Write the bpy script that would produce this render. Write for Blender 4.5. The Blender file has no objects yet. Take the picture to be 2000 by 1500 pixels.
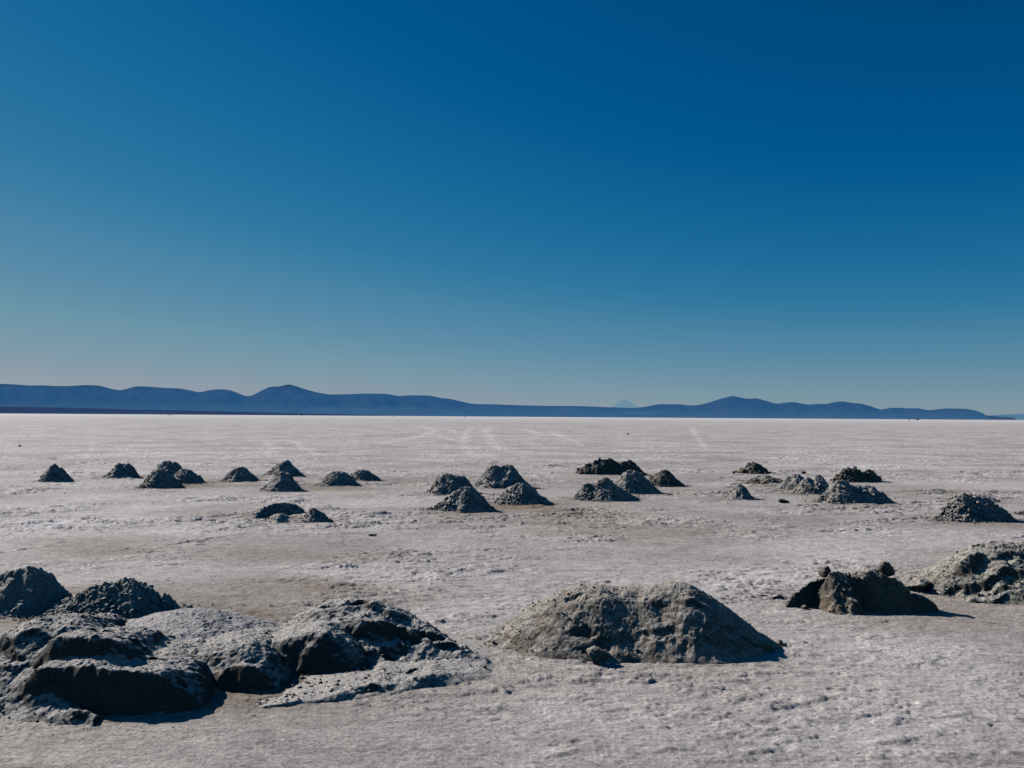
import bpy, math, random, time
_T0 = time.time()
import numpy as np
from mathutils import Matrix, Vector

random.seed(4)
rng = np.random.default_rng(11)
C = bpy.context.scene.collection
R = math.radians

# ------------------------------------------------------------------ camera
CAM_H, FPX = 3.0, 1600.0
PITCH = math.atan(63.5 / FPX)
ROLL = 0.0065
cam_data = bpy.data.cameras.new('camera')
cam_data.sensor_width = 36.0
cam_data.lens = FPX / 2000.0 * 36.0
cam_data.clip_start = 0.1
cam_data.clip_end = 400000.0
cam = bpy.data.objects.new('camera', cam_data)
C.objects.link(cam)
CM = Matrix.Rotation(R(90) + PITCH, 3, 'X') @ Matrix.Rotation(ROLL, 3, 'Z')
cam.matrix_world = Matrix.Translation((0, 0, CAM_H)) @ CM.to_4x4()
bpy.context.scene.camera = cam


def ray(px, py):
    return CM @ Vector(((px - 1000) / FPX, (750 - py) / FPX, -1.0))


def gpt(px, py, z=0.0):
    d = ray(px, py)
    t = (z - CAM_H) / min(d.z, -1e-5)
    return d.x * t, d.y * t


def rpt(px, py, Y):
    d = ray(px, py)
    t = Y / d.y
    return d.x * t, CAM_H + d.z * t


# ------------------------------------------------------------------ noise
_P = rng.permutation(256)
_P = np.concatenate([_P, _P]).astype(np.int32)
_A = rng.random(256) * 2 * np.pi
_GX, _GY = np.cos(_A).astype(np.float32), np.sin(_A).astype(np.float32)
_G3 = rng.normal(size=(256, 3))
_G3 /= np.linalg.norm(_G3, axis=1)[:, None]


def pn(x, y, seed=0):
    x = np.asarray(x) + seed * 17.31
    y = np.asarray(y) + seed * 7.77
    fx = np.floor(x); fy = np.floor(y)
    xi = fx.astype(np.int32); yi = fy.astype(np.int32)
    xf = (x - fx).astype(np.float32); yf = (y - fy).astype(np.float32)
    u = xf * xf * xf * (xf * (xf * 6 - 15) + 10)
    v = yf * yf * yf * (yf * (yf * 6 - 15) + 10)
    X0 = xi & 255; X1 = (X0 + 1) & 255; Y0 = yi & 255; Y1 = (Y0 + 1) & 255
    P0 = _P[X0]; P1 = _P[X1]

    def g(p, b, dx, dy):
        h = _P[p + b]
        return _GX[h] * dx + _GY[h] * dy
    n0 = g(P0, Y0, xf, yf); n0 += (g(P1, Y0, xf - 1, yf) - n0) * u
    n1 = g(P0, Y1, xf, yf - 1); n1 += (g(P1, Y1, xf - 1, yf - 1) - n1) * u
    return (n0 + (n1 - n0) * v) * np.float32(1.5)


def fbm(x, y, o=4, seed=0, gain=0.5):
    s = 0.0; a = 1.0; t = 0.0
    for i in range(o):
        s = s + a * pn(x * 2.03 ** i, y * 2.03 ** i, seed + i * 3)
        t += a; a *= gain
    return s / t


def billow(x, y, o=3, seed=0):
    s = 0.0; a = 1.0; t = 0.0
    for i in range(o):
        s = s + a * (1 - 2 * np.abs(pn(x * 2.1 ** i, y * 2.1 ** i, seed + i * 5)))
        t += a; a *= 0.5
    return -s / t


def pn3(p, seed=0):
    p = p + seed * np.array([3.1, 7.7, 5.3])
    i0 = np.floor(p).astype(np.int64); f = p - i0
    w = f * f * f * (f * (f * 6 - 15) + 10)
    out = 0.0
    for dx in (0, 1):
        for dy in (0, 1):
            for dz in (0, 1):
                h = _P[_P[_P[(i0[:, 0] + dx) & 255] + ((i0[:, 1] + dy) & 255)] + ((i0[:, 2] + dz) & 255)]
                d = f - np.array([dx, dy, dz])
                wt = (w[:, 0] if dx else 1 - w[:, 0]) * (w[:, 1] if dy else 1 - w[:, 1]) * (w[:, 2] if dz else 1 - w[:, 2])
                out = out + wt * (_G3[h] * d).sum(1)
    return out * 1.5


def sstep(a, b, x):
    t = np.clip((x - a) / (b - a), 0, 1)
    return t * t * (3 - 2 * t)


# ------------------------------------------------------------------ mesh helpers
def make_mesh(name, V, F, smooth=True):
    """V (n,3) array, F (m,k) array of faces with the same number of corners, or a list of such arrays"""
    if not isinstance(F, list):
        F = [F]
    F = [f for f in F if len(f)]
    me = bpy.data.meshes.new(name)
    me.vertices.add(len(V))
    me.vertices.foreach_set('co', np.ascontiguousarray(V, dtype=np.float32).ravel())
    nl = sum(f.size for f in F); nf = sum(len(f) for f in F)
    me.loops.add(nl); me.polygons.add(nf)
    me.loops.foreach_set('vertex_index', np.concatenate([f.ravel() for f in F]).astype(np.int32))
    tot = np.concatenate([np.full(len(f), f.shape[1]) for f in F]).astype(np.int32)
    st = np.concatenate([[0], np.cumsum(tot)[:-1]]).astype(np.int32)
    me.polygons.foreach_set('loop_start', st)
    me.update(calc_edges=True)
    me.validate()
    me.polygons.foreach_set('use_smooth', np.full(len(me.polygons), smooth))
    me.update()
    return me


def attr(me, name, vals):
    a = me.attributes.new(name, 'FLOAT', 'POINT')
    a.data.foreach_set('value', np.ascontiguousarray(vals, dtype=np.float32))


def link(name, me, mat, loc=(0, 0, 0), parent=None):
    o = bpy.data.objects.new(name, me)
    C.objects.link(o)
    o.location = loc
    if mat:
        me.materials.append(mat)
    if parent:
        o.parent = parent
    return o


def tag(o, label=None, cat=None, group=None, kind=None):
    if label: o['label'] = label
    if cat: o['category'] = cat
    if group: o['group'] = group
    if kind: o['kind'] = kind
    return o


def ico(sub):
    t = (1 + 5 ** .5) / 2
    V = [(-1, t, 0), (1, t, 0), (-1, -t, 0), (1, -t, 0), (0, -1, t), (0, 1, t), (0, -1, -t), (0, 1, -t), (t, 0, -1), (t, 0, 1), (-t, 0, -1), (-t, 0, 1)]
    F = [(0, 11, 5), (0, 5, 1), (0, 1, 7), (0, 7, 10), (0, 10, 11), (1, 5, 9), (5, 11, 4), (11, 10, 2), (10, 7, 6), (7, 1, 8),
         (3, 9, 4), (3, 4, 2), (3, 2, 6), (3, 6, 8), (3, 8, 9), (4, 9, 5), (2, 4, 11), (6, 2, 10), (8, 6, 7), (9, 8, 1)]
    V = [np.array(v) / np.linalg.norm(v) for v in V]
    for _ in range(sub):
        cache = {}; NF = []

        def mid(a, b):
            k = (min(a, b), max(a, b))
            if k not in cache:
                m = V[a] + V[b]; V.append(m / np.linalg.norm(m)); cache[k] = len(V) - 1
            return cache[k]
        for a, b, c in F:
            ab, bc, ca = mid(a, b), mid(b, c), mid(c, a)
            NF += [(a, ab, ca), (b, bc, ab), (c, ca, bc), (ab, bc, ca)]
        F = NF
    return np.array(V), np.array(F)


ICO1 = ico(1); ICO4 = ico(4); ICO3 = ico(3); ICO5 = ico(5)


def rock_shape(seed, base=ICO4, planes=16, k=0.55, rough=0.08, pw=14):
    """an angular, weathered lump: softened intersection of random half-spaces"""
    r = np.random.default_rng(seed)
    V, F = base
    N = r.normal(size=(planes, 3)); N /= np.linalg.norm(N, axis=1)[:, None]
    D = r.uniform(k, 1.0, planes)
    q = np.maximum(V @ N.T, 0) / D
    s = (q ** pw).sum(1) ** (-1 / pw)
    P = V * s[:, None]
    n = pn3(P * 1.7, seed) * 1.0 + pn3(P * 4.5, seed + 2) * 0.6 + pn3(P * 11, seed + 5) * 0.35
    return P * (1 + rough * 2 * n)[:, None], F


# ------------------------------------------------------------------ materials
def new_mat(name):
    m = bpy.data.materials.new(name); m.use_nodes = True
    nt = m.node_tree; nt.nodes.clear()
    return m, nt


class N:
    def __init__(s, nt): s.nt = nt
    def n(s, t, **kw):
        o = s.nt.nodes.new(t)
        for k, v in kw.items():
            if k.startswith('i_'):
                key = k[2:]
                o.inputs[int(key) if key.isdigit() else key].default_value = v
            else: setattr(o, k, v)
        return o
    def l(s, a, b): s.nt.links.new(a, b)
    def noise(s, vec, scale, detail=4, rough=0.55):
        o = s.n('ShaderNodeTexNoise'); o.inputs['Scale'].default_value = scale
        o.inputs['Detail'].default_value = detail; o.inputs['Roughness'].default_value = rough
        s.l(vec, o.inputs['Vector']); return o.outputs['Fac']
    def ramp(s, fac, stops, interp='LINEAR'):
        o = s.n('ShaderNodeValToRGB'); cr = o.color_ramp; cr.interpolation = interp
        while len(cr.elements) < len(stops): cr.elements.new(0.5)
        for e, (p, c) in zip(cr.elements, stops):
            e.position = p; e.color = (*c, 1) if len(c) == 3 else c
        s.l(fac, o.inputs[0]); return o.outputs['Color']
    def math(s, op, a, b=None, clamp=False):
        o = s.n('ShaderNodeMath', operation=op, use_clamp=clamp)
        for i, v in enumerate((a, b)):
            if v is None: continue
            if isinstance(v, (int, float)): o.inputs[i].default_value = v
            else: s.l(v, o.inputs[i])
        return o.outputs[0]
    def mix(s, fac, a, b, blend='MIX'):
        o = s.n('ShaderNodeMix', data_type='RGBA', blend_type=blend)
        if isinstance(fac, (int, float)): o.inputs[0].default_value = fac
        else: s.l(fac, o.inputs[0])
        for i, v in ((6, a), (7, b)):
            if isinstance(v, tuple): o.inputs[i].default_value = (*v, 1)
            else: s.l(v, o.inputs[i])
        return o.outputs[2]


def salt_mat(name, dark, crust, tan, crust_lo=0.55, crust_hi=0.9, bump=0.02, fine=70.0, tan_amt=0.5):
    m, nt = new_mat(name); k = N(nt)
    geo = k.n('ShaderNodeNewGeometry'); pos = geo.outputs['Position']
    n1 = k.noise(pos, 1.7, 4); n2 = k.noise(pos, 9.0, 5, 0.65); n3 = k.noise(pos, fine, 4, 0.7)
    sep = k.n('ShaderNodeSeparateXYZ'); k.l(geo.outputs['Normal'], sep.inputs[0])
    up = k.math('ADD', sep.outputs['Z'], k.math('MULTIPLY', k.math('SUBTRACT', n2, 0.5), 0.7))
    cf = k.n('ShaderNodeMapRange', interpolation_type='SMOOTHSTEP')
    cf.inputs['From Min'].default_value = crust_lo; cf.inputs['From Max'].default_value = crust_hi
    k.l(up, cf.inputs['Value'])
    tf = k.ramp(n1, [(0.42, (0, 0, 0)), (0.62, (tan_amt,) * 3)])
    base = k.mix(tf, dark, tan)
    col = k.mix(cf.outputs[0], base, crust)  # real pale crust above; steep faces painted darker still to deepen their shade
    mul = k.ramp(n3, [(0.34, (0.42, 0.43, 0.45)), (0.5, (0.95, 0.95, 0.95)), (0.68, (1.6, 1.58, 1.54))])
    col = k.mix(1.0, col, mul, 'MULTIPLY')
    bs = k.n('ShaderNodeBsdfPrincipled'); k.l(col, bs.inputs['Base Color'])
    bs.inputs['Roughness'].default_value = 0.85
    bs.inputs['Specular IOR Level'].default_value = 0.15
    h = k.math('ADD', k.math('MULTIPLY', n3, 0.5), n2)
    bp = k.n('ShaderNodeBump'); bp.inputs['Strength'].default_value = 0.9; bp.inputs['Distance'].default_value = bump
    k.l(h, bp.inputs['Height']); k.l(bp.outputs[0], bs.inputs['Normal'])
    out = k.n('ShaderNodeOutputMaterial'); k.l(bs.outputs[0], out.inputs[0])
    return m


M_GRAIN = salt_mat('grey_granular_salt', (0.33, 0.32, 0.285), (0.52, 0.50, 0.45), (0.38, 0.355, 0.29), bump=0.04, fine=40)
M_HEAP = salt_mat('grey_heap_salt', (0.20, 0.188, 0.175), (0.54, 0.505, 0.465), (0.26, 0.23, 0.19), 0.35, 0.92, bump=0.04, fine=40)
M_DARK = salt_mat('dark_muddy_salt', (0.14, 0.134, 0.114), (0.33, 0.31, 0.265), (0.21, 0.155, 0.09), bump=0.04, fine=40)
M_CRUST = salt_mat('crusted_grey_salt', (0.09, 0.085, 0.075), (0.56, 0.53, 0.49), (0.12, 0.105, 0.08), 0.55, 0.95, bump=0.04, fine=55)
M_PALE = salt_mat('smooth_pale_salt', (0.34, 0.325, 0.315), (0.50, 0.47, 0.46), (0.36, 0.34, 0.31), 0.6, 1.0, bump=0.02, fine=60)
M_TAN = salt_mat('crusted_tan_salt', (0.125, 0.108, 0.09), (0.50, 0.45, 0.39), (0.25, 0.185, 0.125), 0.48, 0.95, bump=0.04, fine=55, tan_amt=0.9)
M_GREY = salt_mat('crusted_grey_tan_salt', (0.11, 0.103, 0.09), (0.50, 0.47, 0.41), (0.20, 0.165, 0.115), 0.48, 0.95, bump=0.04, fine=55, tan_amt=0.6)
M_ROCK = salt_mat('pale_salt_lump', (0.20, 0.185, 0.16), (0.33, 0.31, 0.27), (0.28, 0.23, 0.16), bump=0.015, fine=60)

# ------------------------------------------------------------------ mounds
ALL = []          # (x, y, radius) of every mound, for the dirty salt around their feet


def lobe_samples(L):
    s = np.array(L['s'], float)
    px = np.linspace(s[0, 0], s[-1, 0], int(min(260, max(60, (s[-1, 0] - s[0, 0]) / 1.6))))
    py = np.interp(px, s[:, 0], s[:, 1])
    w_ = 5 if len(px) > 90 else 3
    kr = np.hanning(w_ + 2)[1:-1]; kr /= kr.sum()
    py = np.convolve(np.pad(py, w_ // 2, mode='edge'), kr, 'valid')
    tf = math.tan(R(L.get('tf', 38)))
    f = L.get('f')
    out = []
    if 'Y' in L:
        fy = None
    elif isinstance(f, (list, tuple)):
        fa = np.array(f, float); fy = np.interp(px, fa[:, 0], fa[:, 1])
    else:
        # one front line: the ridge runs at a constant depth set by its highest point
        i = int(np.argmin(py)); Yf = gpt(px[i], f)[1]; Y = Yf
        for _ in range(12):
            z = rpt(px[i], py[i], Y)[1]; Y = Yf + 0.85 * max(z, 0.01) / tf
        fy = None; L = dict(L, Y=Y)
    for i in range(len(px)):
        if fy is None:
            Y = L['Y'] if not isinstance(L['Y'], (list, tuple)) else np.interp(px[i], [a for a, b in L['Y']], [b for a, b in L['Y']])
        else:
            Yf = gpt(px[i], fy[i])[1]; Y = Yf
            for _ in range(8):
                z = rpt(px[i], py[i], Y)[1]; Y = Yf + max(z, 0.01) / tf
        X, z = rpt(px[i], py[i], Y)
        out.append((X, Y, z))
    out = np.array(out)
    if L.get('bow'):
        t_ = np.linspace(-1, 1, len(out)); b_ = L['bow'] * np.abs(t_) ** 2.2
        for i in range(len(out)):
            Yb = out[i, 1] + b_[i]
            Xb, zb = rpt(px[i], py[i], Yb)
            out[i] = (Xb, Yb, max(zb, out[i, 2] * 0.35))
    return out[out[:, 2] > 0.015]


def mound(name, label, cat, mat, lobes, group=None, res=None, rough=0.05, grain=0.03, gfreq=7.0, clods=150, cs=(0.02, 0.05),
          warp=0.05, seed=None, blend=0.06, dents=()):
    seed = seed if seed is not None else (abs(hash_s(label)) % 97)
    S = [(lobe_samples(L), L) for L in lobes]
    S = [(a, L) for a, L in S if len(a)]
    allp = np.concatenate([a for a, _ in S])
    cx, cy = allp[:, 0].mean(), allp[:, 1].mean()
    D = allp[:, 1].min()
    res = res or max(0.011, D / 819 * 0.62)
    mg = [allp[:, 2].max() / math.tan(R(min(L.get('tb', 38), L.get('tf', 38), L.get('tl', 42)))) for _, L in S]
    m = min(max(mg), 3.0) * 1.05 + 0.15
    xs = np.arange(allp[:, 0].min() - m, allp[:, 0].max() + m, res)
    ys = np.arange(allp[:, 1].min() - m, allp[:, 1].max() + m, res)
    X, Y = np.meshgrid(xs, ys)
    size = allp[:, 2].max()
    wx = X + warp * size * 2 * fbm(X / size * 1.6, Y / size * 1.6, 3, seed)
    wy = Y + warp * size * 2 * fbm(X / size * 1.6, Y / size * 1.6, 3, seed + 31)
    wx = wx + 0.035 * fbm(X * 3.3, Y * 3.3, 3, seed + 41); wy = wy + 0.035 * fbm(X * 3.3, Y * 3.3, 3, seed + 47)
    H = np.full(X.shape, -0.2)
    for a, L in S:
        H0 = H; H = np.full(X.shape, -0.2)
        tf, tb, tl = (math.tan(R(L.get(k_, d))) for k_, d in (('tf', 38), ('tb', 38), ('tl', 42)))
        tr = math.tan(R(L['tr'])) if 'tr' in L else tl
        p = L.get('p', 1.0)
        tm = min(tf, tb, tl, tr)
        for (sx, sy, sz) in a:
            ext = sz / tm * 1.1 + warp * size * 2 + 3 * res
            i0, i1 = np.searchsorted(xs, (sx - ext, sx + ext)); j0, j1 = np.searchsorted(ys, (sy - ext, sy + ext))
            dx = wx[j0:j1, i0:i1] - sx; dy = wy[j0:j1, i0:i1] - sy
            ax = np.where(dx > 0, dx * tr, dx * tl) / sz
            ay = np.where(dy < 0, dy * tf, dy * tb) / sz
            e_ = L.get('e', 0.1)
            q = (np.sqrt(ax * ax + ay * ay + e_ * e_) - e_) / (math.sqrt(1 + e_ * e_) - e_)
            h = sz * (1 - q ** p) if p != 1.0 else sz * (1 - q)
            Hs = H[j0:j1, i0:i1]
            np.maximum(Hs, h, out=Hs)
        hh = np.maximum(blend - np.abs(H - H0), 0) / max(blend, 1e-6)
        H = np.maximum(H, H0) + hh * hh * blend * 0.25 * (np.maximum(H, H0) > 0.02)
    for (dpx, dpy, dz, drx, dry, dd) in dents:
        gx, gy = gpt(dpx, dpy, dz)
        wn = 0.10 * fbm(X * 4, Y * 4, 3, seed + 61)
        qd = np.sqrt(((wx - gx + wn) / drx) ** 2 + ((wy - gy + wn * 0.8) / dry) ** 2)
        H = H - dd * sstep(1.15, 0.35, qd) * sstep(0.0, dd * 1.2, H)
    amp = sstep(-0.02, 0.12, H)
    fr = 1.0 / max(size, 0.25)
    H = H + amp * rough * size / 0.6 * fbm(X * fr * 1.8, Y * fr * 1.8, 4, seed + 3) * 1.6
    msk = sstep(-0.25, 0.25, fbm(X * 1.5, Y * 1.5, 2, seed + 50))
    H = H + amp * grain * (billow(X * gfreq, Y * gfreq, 3, seed + 9)) * (0.5 + msk)
    ns = fbm(X * 13, Y * 13, 3, seed + 19, 0.7)
    H = H + amp * (grain * 0.6 * ns + 0.011 * fbm(X * 27, Y * 27, 2, seed + 23, 0.8))
    cr = billow(X * 2.6 + 0.3 * ns, Y * 2.6, 2, seed + 29)
    H = H + amp * 0.014 * np.minimum(cr + 0.55, 0) * (D < 20)
    # sideways displacement breaks the pure height-field look on steep faces
    ox = amp * grain * 1.3 * fbm(X * 6, Y * 6 + H * 9, 3, seed + 70)
    oy = amp * grain * 1.3 * fbm(X * 6 + H * 9, Y * 6, 3, seed + 80)
    V = np.stack([X + ox - cx, Y + oy - cy, np.maximum(H, -0.12)], -1).reshape(-1, 3)
    ny, nx = X.shape
    idx = np.arange(nx * ny).reshape(ny, nx)
    q = np.stack([idx[:-1, :-1], idx[:-1, 1:], idx[1:, 1:], idx[1:, :-1]], -1).reshape(-1, 4)
    keep = V[q, 2].max(1) > -0.03
    if len(q) < 60000:            # keep only the patch joined to the summit
        kg = keep.reshape(ny - 1, nx - 1); pk_ = np.unravel_index(np.argmax(np.where(kg, H[:-1, :-1], -9)), kg.shape)
        fl = np.zeros_like(kg); fl[pk_] = True
        while True:
            g2 = fl.copy(); g2[1:] |= fl[:-1]; g2[:-1] |= fl[1:]; g2[:, 1:] |= fl[:, :-1]; g2[:, :-1] |= fl[:, 1:]
            g2 &= kg
            if (g2 == fl).all(): break
            fl = g2
        keep = fl.ravel()
    q = q[keep]
    used = np.unique(q); remap = -np.ones(len(V), int); remap[used] = np.arange(len(used))
    q = remap[q]; V = V[used]; nbase = len(V)
    # loose lumps lying on the slope and at its foot (part of the same heap)
    FT = []
    if clods:
        z = V[:, 2]; cand = np.where((z > -0.01))[0]
        nx_ = (V[cand, 0] - V[cand, 0].min()) / max(np.ptp(V[cand, 0]), 1e-3)
        w = (1.1 - nx_) ** 2.6 * np.exp(-z[cand] / size * 1.8) + 0.05
        w /= w.sum()
        r = np.random.default_rng(seed + 5)
        pick = r.choice(cand, size=clods, p=w)
        bv, bf = ICO1
        extra = [V]; off = len(V)
        for j in pick:
            sc = r.uniform(*cs) * (0.6 + 0.8 * r.random() ** 3)
            dirn = r.normal(size=3); sq = r.uniform(0.6, 1.15, 3)
            vv = bv * (1 + 0.45 * pn3(bv * 1.9 + dirn * 9, 3))[:, None] * sq * sc
            a = r.uniform(0, 6.28); ca, sa = math.cos(a), math.sin(a)
            vv = vv @ np.array([[ca, sa, 0], [-sa, ca, 0], [0, 0, 1]])
            extra.append(vv + V[j] + np.array([0, 0, sc * 0.25])); FT.append(bf + off); off += len(bv)
        V = np.concatenate(extra)
    if clods:
        rim = np.where(np.abs(V[:, 2]) < 0.02)[0][:len(V)]
        rim = rim[rim < nbase]
        ncr = int(clods * 0.3)
        pk = r.choice(rim, size=ncr)
        cr_ = []
        for j in pk:
            dx_, dy_ = V[j, 0], V[j, 1]; dl = math.hypot(dx_, dy_) + 1e-6
            dd = r.exponential(0.10) * (1.5 if dx_ < 0 else 0.7) * max(size, 0.4) / 0.6
            sc = r.uniform(0.5, 1.0) * cs[0] * (1 + r.random() ** 4)
            vv = bv * (1 + 0.45 * pn3(bv * 1.9 + r.normal(size=3) * 9, 3))[:, None] * r.uniform(0.7, 1.2, 3) * sc
            cr_.append(vv + np.array([dx_ + dx_ / dl * dd, dy_ + dy_ / dl * dd, sc * 0.5 + 0.006])); FT.append(bf + off); off += len(bv)
        V = np.concatenate([V] + cr_)
    faces = [q] + ([np.concatenate(FT)] if FT else [])
    me = make_mesh(name, V, faces)
    o = link(name, me, mat, (cx, cy, 0))
    tag(o, label, cat, group)
    hw = np.ptp(allp[:, 0]) / 2 + 0.3
    ALL.append((cx, cy - size * 0.2, hw))
    return o


def hash_s(s):
    h = 7
    for ch in s: h = (h * 31 + ord(ch)) % 1000003
    return h


def rock(name, label, px, py, w_px, h_px, D=None, depth=1.0, seed=1, mat=None, rot=(0, 0, 0), z0=None, cat='salt lump', group=None, base=ICO4, sink=0.12, **rk):
    """a lump whose foot is at (px, py) on the ground, w_px x h_px big in the photograph"""
    if D is None:
        X, Y = gpt(px, py)
    else:
        Y = D; X = rpt(px, py, Y)[0]
        z0 = rpt(px, py, Y)[1] if z0 is None else z0
    zb = 0.0 if z0 is None else z0
    w = w_px / FPX * Y; h = h_px / FPX * Y
    P, F = rock_shape(seed, base, **rk)
    X *= 1 + 0.5 * depth * (w_px / FPX)
    Mr = (Matrix.Rotation(rot[2], 3, 'Z') @ Matrix.Rotation(rot[1], 3, 'Y') @ Matrix.Rotation(rot[0], 3, 'X'))
    P = P @ np.array(Mr).T
    P = P - (P.max(0) + P.min(0)) / 2
    e = np.ptp(P, axis=0)
    P = P * np.array([w / e[0], w * depth / e[1], h * (1 + sink) / e[2]])
    P[:, 2] += -P[:, 2].min() - h * sink
    P[:, 1] += w * depth / 2
    o = link(name, make_mesh(name, P, F), mat or M_ROCK, (X, Y, zb))
    tag(o, label, cat, group)
    return o


G_MID = 'raked salt heaps in the middle distance'
G_FORE = 'crusted salt mounds in the foreground'


def pile(label, s, f, mat=None, extra=None, name='salt_heap', group=G_MID, **kw):
    L = dict(s=s, f=f, tf=kw.pop('tf', 49), tb=kw.pop('tb', 38), tl=kw.pop('tl', 56), e=0.05, p=kw.pop('p', 1.0))
    kw.setdefault('grain', 0.026); kw.setdefault('gfreq', 8.0); kw.setdefault('rough', 0.042)
    kw.setdefault('clods', 260); v_ = (hash_s(label) % 100) / 100; kw.setdefault('cs', (0.012 + 0.008 * v_, 0.032 + 0.02 * v_)); kw['clods'] = int(kw['clods'] * (0.7 + 0.6 * ((hash_s(label) // 100) % 10) / 10))
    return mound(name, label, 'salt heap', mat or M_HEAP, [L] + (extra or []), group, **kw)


# far row, left half
pile('small dark pointed salt heap standing alone, leftmost of the far row', [(78, 941), (88, 929), (92, 917), (99, 909), (105, 904.5), (111, 910), (122, 916), (134, 928), (147, 941)], 942)
pile('small dark salt heap with a flat notched top, second from left in the far row', [(197, 933.5), (208, 927), (218, 919), (227, 907), (232, 903.7), (239, 906), (252, 905), (256, 910), (260, 919), (269, 928), (277, 934)], 934.5)
pile('rounded dark salt heap at the back of the left cluster of three', [(288, 930), (302, 914.6), (313, 904), (323, 900), (332, 899), (336, 902), (342, 900), (349, 906), (353, 915.6), (360, 926)], 933)
pile('bluish grey salt heap at the front of the left cluster of three', [(275, 950), (286, 938), (294, 925), (300, 917), (311, 914), (323, 917), (334, 923), (344, 933), (353, 944), (359, 953)], 953.5)
pile('low dark salt heap at the right of the left cluster of three', [(338, 932), (349, 919), (357, 913.5), (370, 915), (378, 921), (389, 929), (399, 939), (407, 942)], 945.5)
pile('low salt heap with a pale ridge down its face, left of the stacked pair', [(434, 939), (442, 929), (452.5, 917), (465, 911), (480, 912.5), (488, 921), (499, 931), (508, 939)], 941.5)
pile('salt heap at the back of the stacked pair, half hidden by the nearer one', [(511, 930), (526, 918), (539, 908), (547, 902), (555, 898.4), (564, 899), (574, 909), (585, 920), (597, 930)], 931.5)
pile('salt heap at the front of the stacked pair, directly before its twin', [(503, 960), (518, 948), (530, 938), (541, 925), (551, 921), (564, 925), (574, 936), (585, 948), (595, 960)], 960)
pile('wide low salt heap with a long pale left slope, touching a smaller heap behind', [(610, 949), (627, 942), (639, 929), (650, 920), (662.5, 919), (677, 922), (688, 931), (696, 941), (704, 948)], 950)
pile('small low salt heap tucked behind the right shoulder of a wider heap', [(682, 936), (688, 923), (698, 917), (713, 916), (725.5, 922), (738, 932), (749, 940)], 940.5)
pile('curved salt ridge with a low lobe before it, beside a thin crack in the flat',
     [(499, 1010), (505, 999), (518, 988), (536.5, 981), (555, 980), (574, 983), (589, 990), (599, 1001)], [(499, 1014), (540, 1009), (600, 1006)], tf=58,
     extra=[dict(s=[(485, 1021), (509, 1017), (522, 1012), (536, 1005), (547, 1002), (555, 1007), (564, 1016)], f=1021, tf=30, tb=14)], name='salt_ridge')
pile('small pointed salt heap just right of the curved ridge', [(583, 1020), (595, 1007), (606, 994), (613, 989), (623, 996), (633, 1001), (641, 1009), (652, 1017), (658, 1018)], 1021)
# centre cluster
pile('broad salt heap with an arched top, left rear of the centre group of four', [(820, 968), (836, 958), (846.5, 947), (853, 936), (862, 928), (873, 925), (884, 926), (902, 929), (913, 936), (921, 947), (932, 956)], 968)
pile('cone of lumpy salt nearest the camera in the centre group of four', [(828, 997), (851, 987), (865, 979), (877.5, 970), (887, 959), (899, 953), (908.5, 949), (918, 951), (929, 961), (939.5, 967), (950, 978), (963, 992), (972, 1000)], 1001, clods=420)
pile('tallest salt heap of the centre group, with a saddle between two top knobs', [(932, 944), (939.5, 931), (947, 920), (956.5, 911), (967, 909), (975, 910), (984, 908.5), (997, 908), (1005, 915), (1014, 927), (1023, 936), (1036, 948)], 954, clods=380)
pile('salt heap with a brown damp patch before it, right of the centre group', [(964, 981), (974, 972), (986, 959), (995, 950), (1008, 945), (1018.5, 943), (1029, 946), (1042, 953), (1054, 964), (1067, 973), (1082, 983)], 986, clods=380)
pile('long dark muddy salt heap with a brown foot, rearmost right of centre', [(1124, 923.5), (1132, 914), (1143, 906.5), (1158, 900), (1174, 895), (1189, 895), (1202, 899), (1214, 899), (1222, 902), (1229.5, 897), (1239, 901), (1248, 910), (1254, 916), (1265, 926)], 928, mat=M_DARK, tf=55, tl=60, rough=0.07, grain=0.06, gfreq=4, clods=200, cs=(0.03, 0.08))
pile('wide pointed salt heap with a pale lumpy left slope, before the dark muddy heap', [(1112, 979), (1126, 967), (1136.5, 953), (1144, 945), (1157, 944), (1171, 936), (1183, 932), (1192, 937.5), (1203, 945), (1214, 953), (1226, 961), (1242, 970), (1260, 978.5)], 979.5, clods=460)
pile('tall dark salt heap overlapping the right end of the dark muddy heap', [(1196, 960), (1205, 944), (1209, 933), (1217, 922), (1226, 917), (1239, 919), (1251, 922), (1260.5, 930), (1268, 941), (1279, 951), (1291.5, 961), (1304, 965)], 966.5, clods=300)
pile('dark salt heap with a ragged flat top, right end of the group of four heaps', [(1264, 947), (1270, 933), (1279, 923.5), (1290, 919), (1298, 917), (1308.5, 919), (1313, 925), (1319, 934), (1329, 941), (1341, 950)], 951, mat=M_DARK)
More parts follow.
